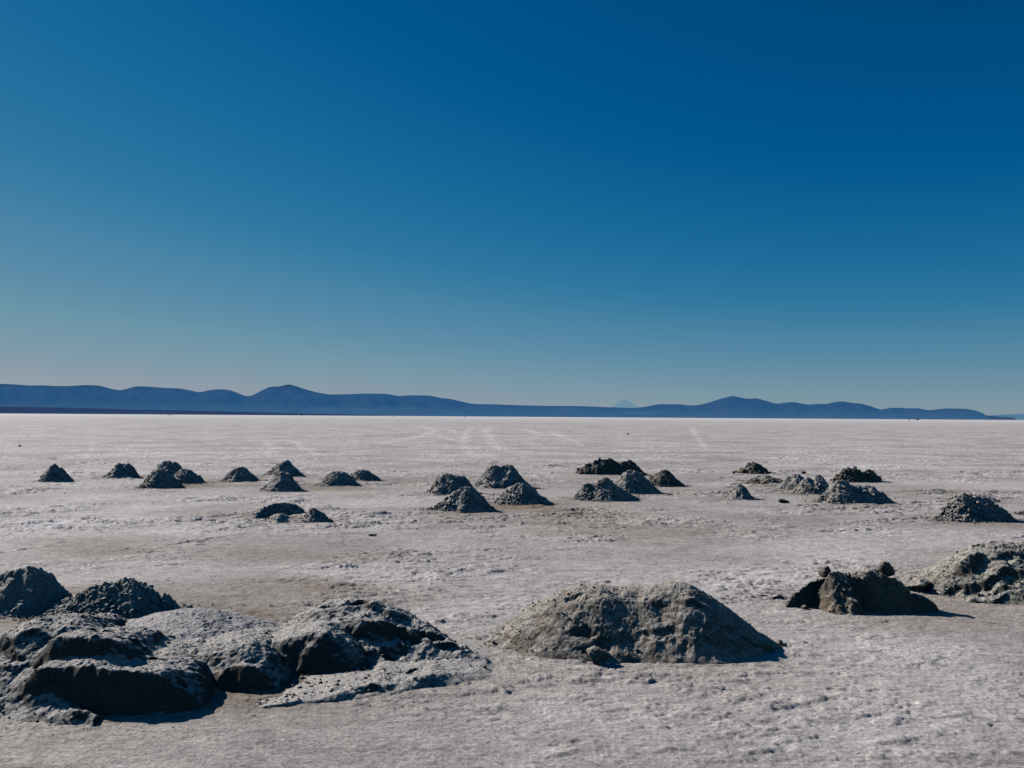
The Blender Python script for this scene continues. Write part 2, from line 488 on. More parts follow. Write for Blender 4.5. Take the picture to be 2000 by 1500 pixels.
# right cluster
pile('small dark split salt heap, rearmost of the right hand group', [(1445, 922), (1453, 914), (1462, 905), (1472, 899.5), (1478, 904), (1483, 905), (1493, 912), (1502, 920), (1511, 925)], 926, mat=M_DARK, tf=50, grain=0.08, gfreq=3, clods=80, cs=(0.05, 0.12))
pile('very low ragged brownish salt heap between the split heap and the pale cones', [(1461, 943), (1472, 935), (1493, 928), (1512, 932), (1527, 936.5), (1531, 944)], 946.5, mat=M_DARK, tf=24, tl=38, grain=0.02, rough=0.02, warp=0.02, gfreq=3.5, clods=160, cs=(0.04, 0.1))
pile('small isolated pointed salt heap, leftmost and nearest of the right group', [(1409, 974.5), (1422, 963), (1432, 952), (1439, 946), (1447, 944), (1455, 952), (1466, 965), (1477, 973.5)], 976, seed=33, clods=120, cs=(0.012, 0.026), rough=0.03)
pile('pale grey leaning salt heap, left one of two touching cones', [(1512, 955.5), (1527, 942), (1540, 931), (1551.5, 924), (1559, 924), (1569, 932), (1582, 950)], 958, seed=34, clods=140, cs=(0.012, 0.028))
pile('pale grey salt heap with a stepped top, right one of two touching cones', [(1540, 967), (1553, 954), (1567, 938), (1576, 932), (1589.5, 933), (1595, 927), (1603, 927), (1608.5, 936.5), (1618, 948), (1628, 960)], 968, clods=340)
pile('dark craggy overhanging salt heap with an orange brown left foot', [(1631, 938), (1639, 925), (1646.5, 916), (1658, 911), (1673, 915), (1688, 916), (1700, 915), (1709, 921), (1719, 929), (1722, 936)], 942, mat=M_DARK, tf=62, tl=62, rough=0.07, grain=0.07, gfreq=4, clods=180, cs=(0.03, 0.09))
pile('broad dark two humped salt heap with a long right slope, nearest of the right group', [(1591, 976), (1608.5, 965), (1618, 955.5), (1629, 942), (1643, 939), (1656, 940), (1665.5, 948), (1684.5, 948), (1702, 946), (1713, 954), (1728, 965), (1741.5, 976), (1750, 983)], 984.5, clods=460)
pile('large lumpy salt heap with a black right flank near the right edge', [(1800, 1018), (1820, 1011), (1836, 1003), (1847, 992), (1856, 981), (1867, 971), (1873, 966), (1884, 965), (1900, 967), (1913, 969), (1924, 972), (1933, 975), (1947, 985), (1961, 993), (1972, 1003), (1987, 1015), (1993, 1019)], 1020, clods=800, cs=(0.02, 0.06), grain=0.04)
pile('thin raised salt crust arching behind the large lumpy heap', [(1854, 976), (1880, 966.5), (1905, 964.5), (1925, 965.5), (1940, 970), (1952, 977)], 981, mat=M_CRUST, tf=25, name='salt_crust', clods=80, tb=20, grain=0.03, rough=0.03)
pile('thin arched salt crust lying flat left of the large lumpy heap', [(1788, 961), (1803, 956), (1817, 953.5), (1832, 953), (1846, 957), (1858, 961)], 963, mat=M_CRUST, tf=25, name='salt_crust', clods=80, tb=20, rough=0.03)
pile('low dark salt crust cut off by the right edge of the picture', [(1980, 1004), (1990, 998), (2005, 996), (2025, 998), (2045, 1004)], 1005, mat=M_CRUST, tf=35, name='salt_crust', clods=60, rough=0.03)

print('T piles', time.time() - _T0)
# foreground, left group
fk = dict(group=G_FORE, name='salt_mound')
mound('salt_mound', 'steep grey salt pile with a granular top cut off by the left edge', 'salt mound', M_GRAIN,
      [dict(s=[(-110, 1185), (-60, 1155), (-20, 1134), (0, 1126), (17, 1117), (36, 1110), (56, 1108), (73, 1108), (84, 1113), (98, 1127), (112, 1142), (126, 1156), (136, 1168)], f=1204, tf=48, tb=40, tl=44, tr=62)],
      G_FORE, rough=0.05, grain=0.03, gfreq=9, clods=900, cs=(0.014, 0.034))
mound('salt_mound', 'lumpy granular salt pile right of the pile at the left edge', 'salt mound', M_GRAIN,
      [dict(s=[(98, 1193), (118, 1180), (140, 1168), (168, 1154), (196, 1138), (213, 1134), (246, 1133), (266, 1134), (286, 1145), (308, 1158), (336, 1170), (358, 1177), (374, 1188)], f=1220, tf=42, tb=36, tl=34, tr=44)],
      G_FORE, rough=0.06, grain=0.045, gfreq=8, clods=2000, cs=(0.016, 0.042))
mound('salt_mound', 'low smooth pale salt mound in the gap between the granular pile and the dark lumps', 'salt mound', M_PALE,
      [dict(s=[(238, 1243), (266, 1229), (300, 1215), (316, 1204), (336, 1194), (364, 1190), (392, 1190), (420, 1196), (448, 1203), (500, 1218), (560, 1232)], Y=11.0, tf=9, tb=22, tl=14)],
      G_FORE, rough=0.03, grain=0.007, gfreq=3, clods=20, cs=(0.01, 0.02))
mound('salt_mound', 'low dark salt ridge lying behind the smooth pale mound', 'salt mound', M_CRUST,
      [dict(s=[(376, 1194), (392, 1187), (405, 1187), (425, 1192), (460, 1197), (490, 1203), (526, 1217)], f=1218, tf=60, tb=25, tl=35)],
      G_FORE, rough=0.04, grain=0.012, gfreq=5, clods=30, cs=(0.01, 0.02))
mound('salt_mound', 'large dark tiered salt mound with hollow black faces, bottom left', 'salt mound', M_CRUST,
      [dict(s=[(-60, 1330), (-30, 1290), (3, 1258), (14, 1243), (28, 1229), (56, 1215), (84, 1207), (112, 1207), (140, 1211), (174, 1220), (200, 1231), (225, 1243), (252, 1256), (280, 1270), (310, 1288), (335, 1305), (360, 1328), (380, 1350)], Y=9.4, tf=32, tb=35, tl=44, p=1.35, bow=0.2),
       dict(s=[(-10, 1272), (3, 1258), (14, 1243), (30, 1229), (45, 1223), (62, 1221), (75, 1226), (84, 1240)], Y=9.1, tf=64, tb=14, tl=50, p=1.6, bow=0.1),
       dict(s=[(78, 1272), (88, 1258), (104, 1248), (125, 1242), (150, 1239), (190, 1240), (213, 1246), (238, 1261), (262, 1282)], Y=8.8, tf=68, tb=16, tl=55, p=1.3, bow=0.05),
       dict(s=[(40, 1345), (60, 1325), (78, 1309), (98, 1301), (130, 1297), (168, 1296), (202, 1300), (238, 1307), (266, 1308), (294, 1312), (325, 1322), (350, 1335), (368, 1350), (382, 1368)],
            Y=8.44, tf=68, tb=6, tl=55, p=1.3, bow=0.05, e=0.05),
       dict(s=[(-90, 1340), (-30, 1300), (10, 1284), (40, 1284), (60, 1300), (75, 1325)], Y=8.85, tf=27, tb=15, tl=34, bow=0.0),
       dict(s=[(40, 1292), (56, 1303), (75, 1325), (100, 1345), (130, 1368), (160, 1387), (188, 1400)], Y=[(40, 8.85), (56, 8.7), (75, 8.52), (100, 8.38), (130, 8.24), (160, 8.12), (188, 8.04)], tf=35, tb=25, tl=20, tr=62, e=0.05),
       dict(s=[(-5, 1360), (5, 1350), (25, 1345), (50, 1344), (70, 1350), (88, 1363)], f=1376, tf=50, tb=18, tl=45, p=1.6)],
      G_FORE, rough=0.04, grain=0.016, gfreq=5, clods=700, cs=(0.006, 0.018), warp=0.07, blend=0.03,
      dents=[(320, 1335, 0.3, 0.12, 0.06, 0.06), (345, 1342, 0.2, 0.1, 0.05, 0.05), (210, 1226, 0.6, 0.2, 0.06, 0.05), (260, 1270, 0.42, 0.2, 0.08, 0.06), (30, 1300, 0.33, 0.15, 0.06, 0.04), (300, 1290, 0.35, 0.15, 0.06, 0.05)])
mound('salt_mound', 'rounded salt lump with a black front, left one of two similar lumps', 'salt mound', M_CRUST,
      [dict(s=[(380, 1290), (400, 1272), (426, 1260), (454, 1253), (476, 1255), (498, 1266), (518, 1284), (534, 1306), (548, 1332)], f=[(380, 1305), (440, 1340), (480, 1352), (550, 1350)], tf=38, tb=10, tl=18, tr=52, p=1.5, bow=0.05, e=0.05),
       dict(s=[(430, 1318), (450, 1303), (475, 1299), (500, 1304), (520, 1318), (534, 1336)], f=1352, tf=64, tb=12, tl=45, p=1.3, bow=0.05)],
      G_FORE, rough=0.04, grain=0.012, gfreq=6, clods=80, cs=(0.008, 0.02), blend=0.03)
mound('salt_mound', 'rounded salt lump with a black front, right one nestled against the bigger mound', 'salt mound', M_CRUST,
      [dict(s=[(535, 1268), (556, 1250), (575, 1240), (600, 1231), (625, 1223), (637, 1226), (659, 1240), (682, 1260), (701, 1281), (712, 1304)], f=[(535, 1280), (580, 1294), (640, 1320), (714, 1322)], tf=50, tb=10, tl=20, tr=60, bow=0.05, p=1.45, e=0.05)],
      G_FORE, rough=0.035, grain=0.010, gfreq=6, clods=60, cs=(0.008, 0.02))
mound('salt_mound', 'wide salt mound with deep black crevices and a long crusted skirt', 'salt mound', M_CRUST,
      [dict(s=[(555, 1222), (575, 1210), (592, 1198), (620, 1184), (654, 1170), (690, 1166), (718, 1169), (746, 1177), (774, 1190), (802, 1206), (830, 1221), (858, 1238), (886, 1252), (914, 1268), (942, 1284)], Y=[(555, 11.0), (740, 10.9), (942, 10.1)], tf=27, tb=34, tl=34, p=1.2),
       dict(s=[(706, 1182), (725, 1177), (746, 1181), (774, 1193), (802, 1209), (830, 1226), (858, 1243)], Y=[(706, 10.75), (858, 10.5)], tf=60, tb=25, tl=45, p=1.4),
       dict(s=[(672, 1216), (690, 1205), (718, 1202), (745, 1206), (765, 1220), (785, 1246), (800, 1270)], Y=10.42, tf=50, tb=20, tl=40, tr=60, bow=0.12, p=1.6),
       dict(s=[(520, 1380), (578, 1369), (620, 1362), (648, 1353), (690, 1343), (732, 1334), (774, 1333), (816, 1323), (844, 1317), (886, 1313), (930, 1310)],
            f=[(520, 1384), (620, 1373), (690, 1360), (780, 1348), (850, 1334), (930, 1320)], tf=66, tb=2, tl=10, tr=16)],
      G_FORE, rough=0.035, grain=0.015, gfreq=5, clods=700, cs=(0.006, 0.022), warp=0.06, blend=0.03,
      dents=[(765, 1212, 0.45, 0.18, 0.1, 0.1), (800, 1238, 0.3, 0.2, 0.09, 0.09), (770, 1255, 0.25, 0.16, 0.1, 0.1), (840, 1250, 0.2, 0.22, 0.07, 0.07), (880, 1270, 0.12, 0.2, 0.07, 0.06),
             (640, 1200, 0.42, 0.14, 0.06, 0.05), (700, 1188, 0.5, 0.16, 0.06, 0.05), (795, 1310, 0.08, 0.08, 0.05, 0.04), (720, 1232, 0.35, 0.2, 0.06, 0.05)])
# foreground, centre and right
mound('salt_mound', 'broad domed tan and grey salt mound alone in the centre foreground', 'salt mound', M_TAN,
      [dict(s=[(972, 1245), (1000, 1229), (1018, 1219), (1042, 1199), (1064, 1183), (1086, 1165), (1107, 1152), (1132, 1144), (1169, 1142), (1204, 1145), (1244, 1145), (1275, 1142), (1312, 1137), (1336, 1143), (1355, 1156), (1374, 1172), (1405, 1191), (1436, 1207), (1461, 1225), (1492, 1238), (1510, 1249)], Y=[(972, 10.95), (1060, 11.15), (1250, 11.18), (1400, 11.1), (1510, 10.85)], tf=36, tb=36, tl=34, p=1.25),
       dict(s=[(1180, 1192), (1205, 1182), (1238, 1176), (1280, 1174), (1312, 1170), (1343, 1166), (1374, 1183), (1410, 1212), (1440, 1232)], Y=[(1180, 10.92), (1300, 10.84), (1440, 10.66)], tf=66, tb=22, tl=36),
       dict(s=[(1400, 1266), (1425, 1259), (1470, 1255), (1495, 1257), (1508, 1263)], f=1276, tf=66, tb=20, tl=40),
       dict(s=[(1215, 1271), (1250, 1264), (1290, 1264), (1330, 1270)], f=1281, tf=60, tb=20, tl=35)],
      G_FORE, rough=0.02, grain=0.009, gfreq=5, clods=460, cs=(0.006, 0.02), warp=0.05, blend=0.03,
      dents=[(1137, 1276, 0.02, 0.22, 0.08, 0.05), (1118, 1192, 0.45, 0.14, 0.05, 0.04), (1140, 1158, 0.58, 0.14, 0.05, 0.03), (1290, 1274, 0.05, 0.35, 0.06, 0.04), (1440, 1268, 0.05, 0.3, 0.06, 0.04)])
mound('salt_mound', 'split salt mound with a leaning hollow slab beside a dark flat topped block', 'salt mound', M_TAN,
      [dict(s=[(1532, 1186), (1541, 1171), (1552, 1158), (1568, 1144), (1587, 1134), (1602, 1129), (1612, 1126)], f=[(1532, 1188), (1560, 1189), (1612, 1184)], tf=74, tb=45, tl=62, tr=62, e=0.04),
       dict(s=[(1610, 1136), (1622, 1120), (1636, 1113), (1648, 1116)], Y=13.1, tf=48, tb=45, tl=66, e=0.05),
       dict(s=[(1654, 1126), (1660, 1118), (1676, 1113), (1698, 1112), (1720, 1115), (1744, 1124), (1762, 1136), (1774, 1152), (1786, 1172)], f=[(1654, 1192), (1700, 1196), (1786, 1198)], tf=68, tb=40, tl=42, tr=64, e=0.03, p=1.5),
       dict(s=[(1768, 1162), (1784, 1157), (1800, 1163), (1818, 1176), (1832, 1190)], f=1195, tf=62, tb=35, tl=60, tr=50)],
      G_FORE, rough=0.04, grain=0.022, gfreq=4, clods=260, cs=(0.008, 0.028), warp=0.035, blend=0.015,
      dents=[(1648, 1135, 0.5, 0.07, 0.16, 0.06), (1700, 1140, 0.45, 0.25, 0.05, 0.06), (1620, 1160, 0.25, 0.07, 0.08, 0.06), (1730, 1120, 0.55, 0.12, 0.08, 0.05)])
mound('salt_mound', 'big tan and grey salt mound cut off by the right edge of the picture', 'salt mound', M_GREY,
      [dict(s=[(1768, 1148), (1784, 1136), (1811, 1119), (1825, 1107), (1843, 1093), (1860, 1085), (1892, 1074), (1906, 1066), (1919, 1059), (1946, 1056), (1973, 1058), (2000, 1057), (2060, 1060), (2120, 1080), (2180, 1110), (2240, 1150)], f=1177, tf=33, tb=36, tl=44, p=1.15),
       dict(s=[(1880, 1092), (1892, 1083), (1908, 1076), (1925, 1080), (1932, 1090)], Y=14.38, tf=60, tb=26, tl=45),
       dict(s=[(1915, 1132), (1935, 1114), (1960, 1106), (1990, 1110), (2020, 1122)], Y=14.08, tf=58, tb=24, tl=42),
       dict(s=[(1900, 1164), (1930, 1156), (1960, 1154), (2000, 1153), (2040, 1156)], f=1178, tf=60, tb=22, tl=40)],
      G_FORE, rough=0.035, grain=0.016, gfreq=4.5, clods=500, cs=(0.008, 0.026), warp=0.06, blend=0.03,
      dents=[(1930, 1078, 0.65, 0.22, 0.08, 0.06), (1975, 1092, 0.6, 0.4, 0.08, 0.05), (1965, 1128, 0.35, 0.45, 0.13, 0.10), (1860, 1130, 0.3, 0.2, 0.08, 0.06), (1900, 1120, 0.4, 0.15, 0.1, 0.07), (1940, 1165, 0.08, 0.4, 0.08, 0.07)])

# separate lumps
GL = 'loose salt lumps lying on the flat'
rock('salt_lump', 'tan wedge shaped salt lump leaning on the foot of the centre mound', 1135, 1288, 72, 38, seed=3, depth=0.55, rot=(0.3, 0.25, 0.2))
rock('salt_lump', 'small grey salt lump on the ground before the tan wedge shaped lump', 1167, 1301, 44, 34, seed=8, depth=0.8, rot=(0.2, -0.3, 0.9))
rock('salt_lump', 'round dark salt lump on the hollow slab of the split mound', 1612, 1128, 23, 22, D=13.15, seed=12, mat=M_TAN, rot=(0, 0.4, 0))
rock('salt_lump', 'long dark salt lump leaning behind the top of the dark block', 1727, 1128, 40, 31, D=13.1, seed=15, mat=M_DARK, rot=(0, -0.5, 0.3))
rock('salt_lump', 'grey oblong salt lump propped behind the left end of the big right mound', 1788, 1137, 48, 28, D=14.2, seed=20, mat=M_TAN, rot=(0, 0.4, 0.2), z0=-0.02)
rock('salt_lump', 'small round salt lump at the foot of the hollow slab', 1572, 1193, 14, 10, seed=22, base=ICO3)
rock('salt_lump', 'knobbly salt lump at the right toe of the centre mound', 1524, 1263, 13, 12, seed=25, base=ICO3)
rock('salt_lump', 'flat black salt lump lying before the right hand group of heaps', 1530, 982.5, 24, 8.5, seed=27, mat=M_DARK, base=ICO3, depth=0.6)
rock('salt_lump', 'small black salt lump just behind the two touching cones', 1570, 926.5, 10.5, 7, seed=29, mat=M_DARK, base=ICO3)
rock('salt_lump', 'small black salt lump left of the small dark split heap', 1434, 926.5, 7.5, 8, seed=31, mat=M_DARK, base=ICO3)
rock('salt_lump', 'flat dark salt lump on the open flat below the wide low heap', 728, 1048, 18, 5, seed=33, mat=M_DARK, base=ICO3, depth=0.6)
rock('salt_lump', 'lone black speck of salt on the empty flat behind the centre right heaps', 1226, 849.5, 4.5, 4, seed=35, mat=M_DARK, base=ICO3)
rock('salt_lump', 'lone black salt lump on the empty flat at the far left', 38, 872.5, 9, 3.5, seed=37, mat=M_DARK, base=ICO3, depth=0.5)
for i, (px, py, w, h, lab) in enumerate([
        (1490, 1170, 18, 8, 'flat dark crust fragment, left one of two beside the split mound'),
        (1517, 1173, 30, 11, 'flat dark crust fragment, right one of two beside the split mound')]):
    rock('crust_fragment', lab, px, py, w, h, seed=40 + i, mat=M_CRUST, base=ICO3, depth=0.5, cat='crust fragment', group='flat crust fragments beside the split mound')

# ------------------------------------------------------------------ ground sheet
AP = -6.0
r0, ratio = 10.5, 1.0017
rows = [r0]
while rows[-1] < 62: rows.append(rows[-1] * ratio)
while rows[-1] < 300: rows.append(rows[-1] * 1.004)
while rows[-1] < 3000: rows.append(rows[-1] * 1.02)
while rows[-1] < 120000: rows.append(rows[-1] * 1.12)
rows = np.array([-900.0, -200.0, -60.0, -20.0, -5.0, 2.0, 6.0, 9.0] + rows)
ncol = 1300
u = np.linspace(-1, 1, ncol)
half = np.where(rows < 10.5, np.maximum(np.abs(rows) * 1.5, 10.5) * 0.9, rows * 0.86)
far_w = 1 + sstep(100, 2000, rows) * 2.2
GX = u[None, :] * (half * far_w)[:, None]
GY = np.repeat((rows + AP)[:, None], ncol, 1)
det = sstep(9.0, 12.0, rows)[:, None] * (1 - sstep(230, 400, rows))[:, None]
a = np.arange(len(rows))
Z = np.zeros_like(GX)
sel = np.where(det[:, 0] > 0)[0]
s0, s1 = sel[0], sel[-1] + 1
X = GX[s0:s1]; Y = GY[s0:s1]
# crust: thin plates with raised broken edges
roughm = sstep(-0.22, 0.3, fbm(X * 0.22, Y * 0.22, 3, 3))
n_pl = fbm(X * 0.62, Y * 1.35, 5, 7, 0.58)
edge1 = sstep(0.10, 0.113, n_pl) * 0.030 + sstep(0.27, 0.283, n_pl) * 0.022
n_p2 = fbm(X * 1.5 + 5, Y * 3.4, 4, 21, 0.6)
edge2 = sstep(0.12, 0.14, n_p2) * 0.022
n_p3 = fbm(X * 3.4, Y * 7.5, 3, 27, 0.6)
edge2 = edge2 + sstep(0.16, 0.19, n_p3) * 0.014 * sstep(0.05, 0.25, fbm(X * 0.45, Y * 0.7, 2, 29))
ridg = np.maximum(0, 1 - np.abs(pn(X * 0.55 + 0.6 * pn(X, Y, 90), Y * 0.75, 44)) * 22) * 0.016 * sstep(0, 0.3, pn(X * 0.5, Y * 0.5, 60))
fine = fbm(X * 6, Y * 13, 4, 33, 0.7) * 0.014
rub = np.maximum(0, fbm(X * 11, Y * 19, 2, 51)) * 0.022 * sstep(0.16, 0.36, fbm(X * 0.7, Y * 1.1, 3, 63))
Zs = (edge1 + edge2 + ridg + rub) * (0.13 + 0.86 * roughm) * np.clip(0.12 + Y / 19, 0.45, 1.4) + fine
print('T gnoise', time.time() - _T0)
Zs += 0.022 * fbm(X * 0.3, Y * 0.4, 2, 71)
# holes broken through the crust in the near field
hol = fbm(X * 1.1, Y * 1.5, 4, 81, 0.55)
Zs -= sstep(0.38, 0.42, hol) * 0.012
tint = 0.5 + 0.55 * fbm(X * 0.14, Y * 0.22, 4, 91) + 0.25 * roughm - 0.12
brown = sstep(0.12, 0.45, fbm(X * 0.09 + 3, Y * 0.2, 3, 97)) * 0.45


def poly_pts(pts, n=22):
    g = np.array([gpt(*p) for p in pts])
    t = np.linspace(0, len(g) - 1, n)
    return np.stack([np.interp(t, np.arange(len(g)), g[:, 0]), np.interp(t, np.arange(len(g)), g[:, 1])], 1)


def dist_poly(P, X, Y):
    """signed-ish distance to a polyline, only inside its bounding box (elsewhere large)"""
    D = np.full(X.shape, 9.0); SD = np.zeros(X.shape)
    mg = 1.0 if P[:, 1].max() < 60 else 4.0
    bx = (X > P[:, 0].min() - mg) & (X < P[:, 0].max() + mg) & (Y > P[:, 1].min() - mg) & (Y < P[:, 1].max() + mg)
    if not bx.any(): return D, SD
    x = X[bx]; y = Y[bx]; best = np.full(x.shape, 81.0); sd = np.zeros(x.shape)
    for (ax, ay), (bx_, by_) in zip(P[:-1], P[1:]):
        dx, dy = bx_ - ax, by_ - ay; L2 = dx * dx + dy * dy + 1e-9
        t = np.clip(((x - ax) * dx + (y - ay) * dy) / L2, 0, 1)
        ex = x - ax - t * dx; ey = y - ay - t * dy; d = ex * ex + ey * ey
        m_ = d < best; best[m_] = d[m_]; sd[m_] = (dx * ey - dy * ex)[m_] / math.sqrt(L2)
    D[bx] = np.sqrt(best); SD[bx] = sd
    return D, SD


# steps in the crust: the sheet beyond each line stands a few centimetres higher
wob = fbm(X * 1.5, Y * 1.5, 3, 120) * 0.35
for pts, hgt in [
        ([(-40, 1086), (0, 1081), (50, 1073), (90, 1068), (130, 1066)], 0.07),
        ([(345, 1017), (380, 1013), (420, 1006), (460, 1002), (500, 999)], 0.07),
        ([(200, 1035), (250, 1031), (300, 1025), (360, 1023), (440, 1022), (490, 1020)], 0.05),
        ([(340, 1064), (370, 1060), (400, 1055), (470, 1044), (540, 1040), (635, 1031)], 0.07),
        ([(640, 994), (700, 996), (745, 993)], 0.05), ([(718, 987), (745, 984), (775, 981)], 0.05),
        ([(0, 942), (40, 940), (76, 938)], 0.05), ([(150, 928), (200, 927)], 0.04),
        ([(1035, 941), (1080, 941), (1125, 942)], 0.06), ([(0, 1002), (110, 980)], 0.03),
        ([(1010, 1338), (1060, 1340), (1100, 1336), (1150, 1331)], 0.06),
        ([(1318, 1303), (1360, 1303), (1400, 1300), (1470, 1300)], 0.08),
        ([(1350, 1350), (1380, 1348)], 0.05), ([(1530, 1385), (1580, 1380), (1640, 1373), (1680, 1380)], 0.07),
        ([(1480, 1410), (1550, 1412), (1580, 1416)], 0.06), ([(1110, 1476), (1160, 1470), (1220, 1474), (1300, 1470)], 0.06),
        ([(1490, 1470), (1540, 1466), (1590, 1470)], 0.06), ([(1740, 1452), (1790, 1450)], 0.06),
        ([(1840, 1478), (1900, 1484), (1960, 1478)], 0.06), ([(1760, 1408), (1850, 1402), (1990, 1408)], 0.05),
        ([(840, 1388), (880, 1390)], 0.06), ([(850, 1018), (900, 1019)], 0.03),
        ([(1415, 991), (1440, 989), (1480, 991)], 0.04), ([(1180, 1011), (1240, 1012)], 0.05)]:
    P = poly_pts(pts)
    D, SD = dist_poly(P, X + wob * 0.25, Y + wob * 0.25)
    up = sstep(-0.02, 0.02, SD) * np.exp(-(D / 0.18) ** 2)
    Zs += 0.42 * hgt * up * sstep(-0.35, 0.3, fbm(X * 2.6, Y * 2.6, 3, 140))
print('T steps', time.time() - _T0)
# brown damp zones and pale lanes
for (px, py, rx, ry, k_) in [(1060, 990, 75, 10, .95), (980, 985, 40, 8, .5), (1480, 945, 60, 9, .5), (600, 930, 120, 9, .35), (480, 948, 120, 8, .4), (330, 950, 90, 8, .3),
                             (200, 1078, 130, 14, .6), (640, 1150, 130, 12, .28), (740, 955, 110, 6, .45), (620, 1145, 90, 14, .15), (1000, 1010, 260, 20, .3), (1130, 945, 90, 5, .35),
                             (1650, 990, 120, 10, .25), (300, 1215, 60, 10, .3), (860, 1120, 300, 25, .2), (1000, 985, 900, 75, .2), (900, 1080, 700, 40, .15)]:
    gx, gy = gpt(px, py); gx2, _ = gpt(px + rx, py); _, gy2 = gpt(px, py - ry)
    q = ((X - gx) / abs(gx2 - gx)) ** 2 + ((Y - gy) / abs(gy2 - gy)) ** 2
    brown = brown + k_ * np.exp(-q * 1.3) * (0.7 + 0.6 * fbm(X * .5, Y * .9, 3, 150))
light = np.zeros_like(X)
for (px, py, rx, ry, k_) in [(150, 1000, 280, 30, .55), (60, 1040, 160, 25, .4), (700, 985, 90, 14, .5), (560, 975, 200, 8, .5), (350, 1040, 120, 10, .35),
                             (940, 1200, 120, 40, .5), (1480, 1120, 160, 25, .55), (1700, 1080, 200, 18, .45), (1600, 1250, 300, 60, .25), (1560, 1195, 160, 20, .3), (1000, 1290, 200, 40, .25), (250, 1430, 400, 50, .2)]:
    gx, gy = gpt(px, py); gx2, _ = gpt(px + rx, py); _, gy2 = gpt(px, py - ry)
    q = ((X - gx) / abs(gx2 - gx)) ** 2 + ((Y - gy) / abs(gy2 - gy)) ** 2
    light = light + k_ * np.exp(-q * 1.3) * (0.8 + 0.6 * fbm(X * .4, Y * .7, 3, 160))
# pale wheel tracks winding towards the horizon
for pts, wd in [([(925, 835), (912, 843), (907, 855), (905, 866), (915, 882), (935, 893)], 0.55), ([(955, 833), (946, 840), (955, 852), (964, 868), (985, 880)], 0.55),
                ([(830, 833), (850, 842), (835, 848), (800, 857), (740, 866)], 0.5), ([(870, 836), (893, 846)], 0.4),
                ([(1030, 840), (1060, 850), (1035, 856)], 0.4), ([(1070, 843), (1120, 860), (1140, 872)], 0.4),
                ([(520, 862), (528, 880), (540, 892)], 0.5), ([(575, 862), (600, 880), (620, 888)], 0.5), ([(1350, 835), (1365, 860), (1380, 878)], 0.4),
                ([(0, 845), (120, 846), (300, 841), (520, 850), (760, 842), (900, 834)], 0.3), ([(0, 849), (120, 850), (300, 845), (520, 855), (770, 846), (905, 837)], 0.3),
                ([(430, 898), (520, 878), (640, 866), (800, 862), (900, 852), (960, 838)], 0.28), ([(445, 902), (535, 882), (650, 870), (806, 866), (908, 855), (966, 840)], 0.28),
                ([(640, 850), (740, 856), (880, 870), (1010, 880), (1130, 886)], 0.28), ([(1000, 836), (1060, 846), (1150, 856), (1290, 862), (1420, 872)], 0.28),
                ([(700, 830), (760, 836), (850, 850), (930, 872), (960, 892)], 0.3), ([(0, 872), (90, 868), (220, 872), (360, 866)], 0.28),
                ([(1440, 850), (1600, 846), (1800, 842), (2000, 838)], 0.35), ([(1500, 880), (1700, 868), (1900, 862), (2000, 862)], 0.35)]:
    P = poly_pts(pts)
    D, SD = dist_poly(P, X + wob, Y + wob)
    wd2 = wd * 0.95 * np.maximum(1, Y / 85)
    light = light + (0.72 if wd >= 0.4 else 0.6) * np.exp(-(D / wd2) ** 2) * (0.75 + 0.5 * wob / 0.35)
# dirt shed around the heaps, flat ground beneath them
for (mx, my, mr) in ALL:
    q = ((X - mx) / (mr * 1.25)) ** 2 + ((Y - my) / (mr * 1.1)) ** 2
    brown = brown + 0.42 * np.exp(-q * q)
Z[s0:s1] = Zs * det[s0:s1]
far_tint = 0.5 + 0.45 * fbm(GX * 0.012, GY * 0.02, 4, 201)
T = np.where(det > 0, 0, far_tint)
Tn = np.zeros_like(GX) + far_tint; Tn[s0:s1] = np.clip(tint, 0, 1) * det[s0:s1] + far_tint[s0:s1] * (1 - det[s0:s1])
B = np.zeros_like(GX); B[s0:s1] = np.clip(brown, 0, 1.2)
Lt = np.zeros_like(GX); Lt[s0:s1] = np.clip(light, 0, 1.1)
V = np.stack([GX, GY, Z], -1).reshape(-1, 3)
ny, nx = GX.shape
idx = np.arange(nx * ny).reshape(ny, nx)
F = np.stack([idx[:-1, :-1], idx[:-1, 1:], idx[1:, 1:], idx[1:, :-1]], -1).reshape(-1, 4)
gme = make_mesh('salt_flat_ground', V, F)
attr(gme, 'tint', Tn.ravel()); attr(gme, 'brown', B.ravel()); attr(gme, 'pale', Lt.ravel())

m, nt = new_mat('salt_flat'); k = N(nt)
geo = k.n('ShaderNodeNewGeometry'); pos = geo.outputs['Position']
at = lambda n_: (lambda o: o.outputs['Fac'])(k.n('ShaderNodeAttribute', attribute_name=n_))
n1 = k.noise(pos, 3.2, 6, 0.65); n2 = k.noise(pos, 26.0, 5, 0.7); n3 = k.noise(pos, 0.35, 6, 0.65); n4 = k.noise(pos, 0.06, 6, 0.7)
col = k.ramp(at('tint'), [(0.15, (0.46, 0.418, 0.395)), (0.5, (0.595, 0.552, 0.53)), (0.85, (0.70, 0.655, 0.64))])
col = k.mix(k.math('MULTIPLY', at('brown'), k.math('ADD', n3, 0.35), True), col, (0.28, 0.225, 0.165))
col = k.mix(k.math('MULTIPLY', at('pale'), k.math('ADD', n1, 0.3), True), col, (0.84, 0.79, 0.79))
col = k.mix(1.0, col, k.ramp(n1, [(0.3, (0.78, 0.78, 0.79)), (0.5, (1, 1, 1)), (0.68, (1.14, 1.13, 1.12))]), 'MULTIPLY')
col = k.mix(1.0, col, k.ramp(n2, [(0.33, (0.56, 0.56, 0.57)), (0.5, (1, 1, 1)), (0.67, (1.36, 1.35, 1.34))]), 'MULTIPLY')
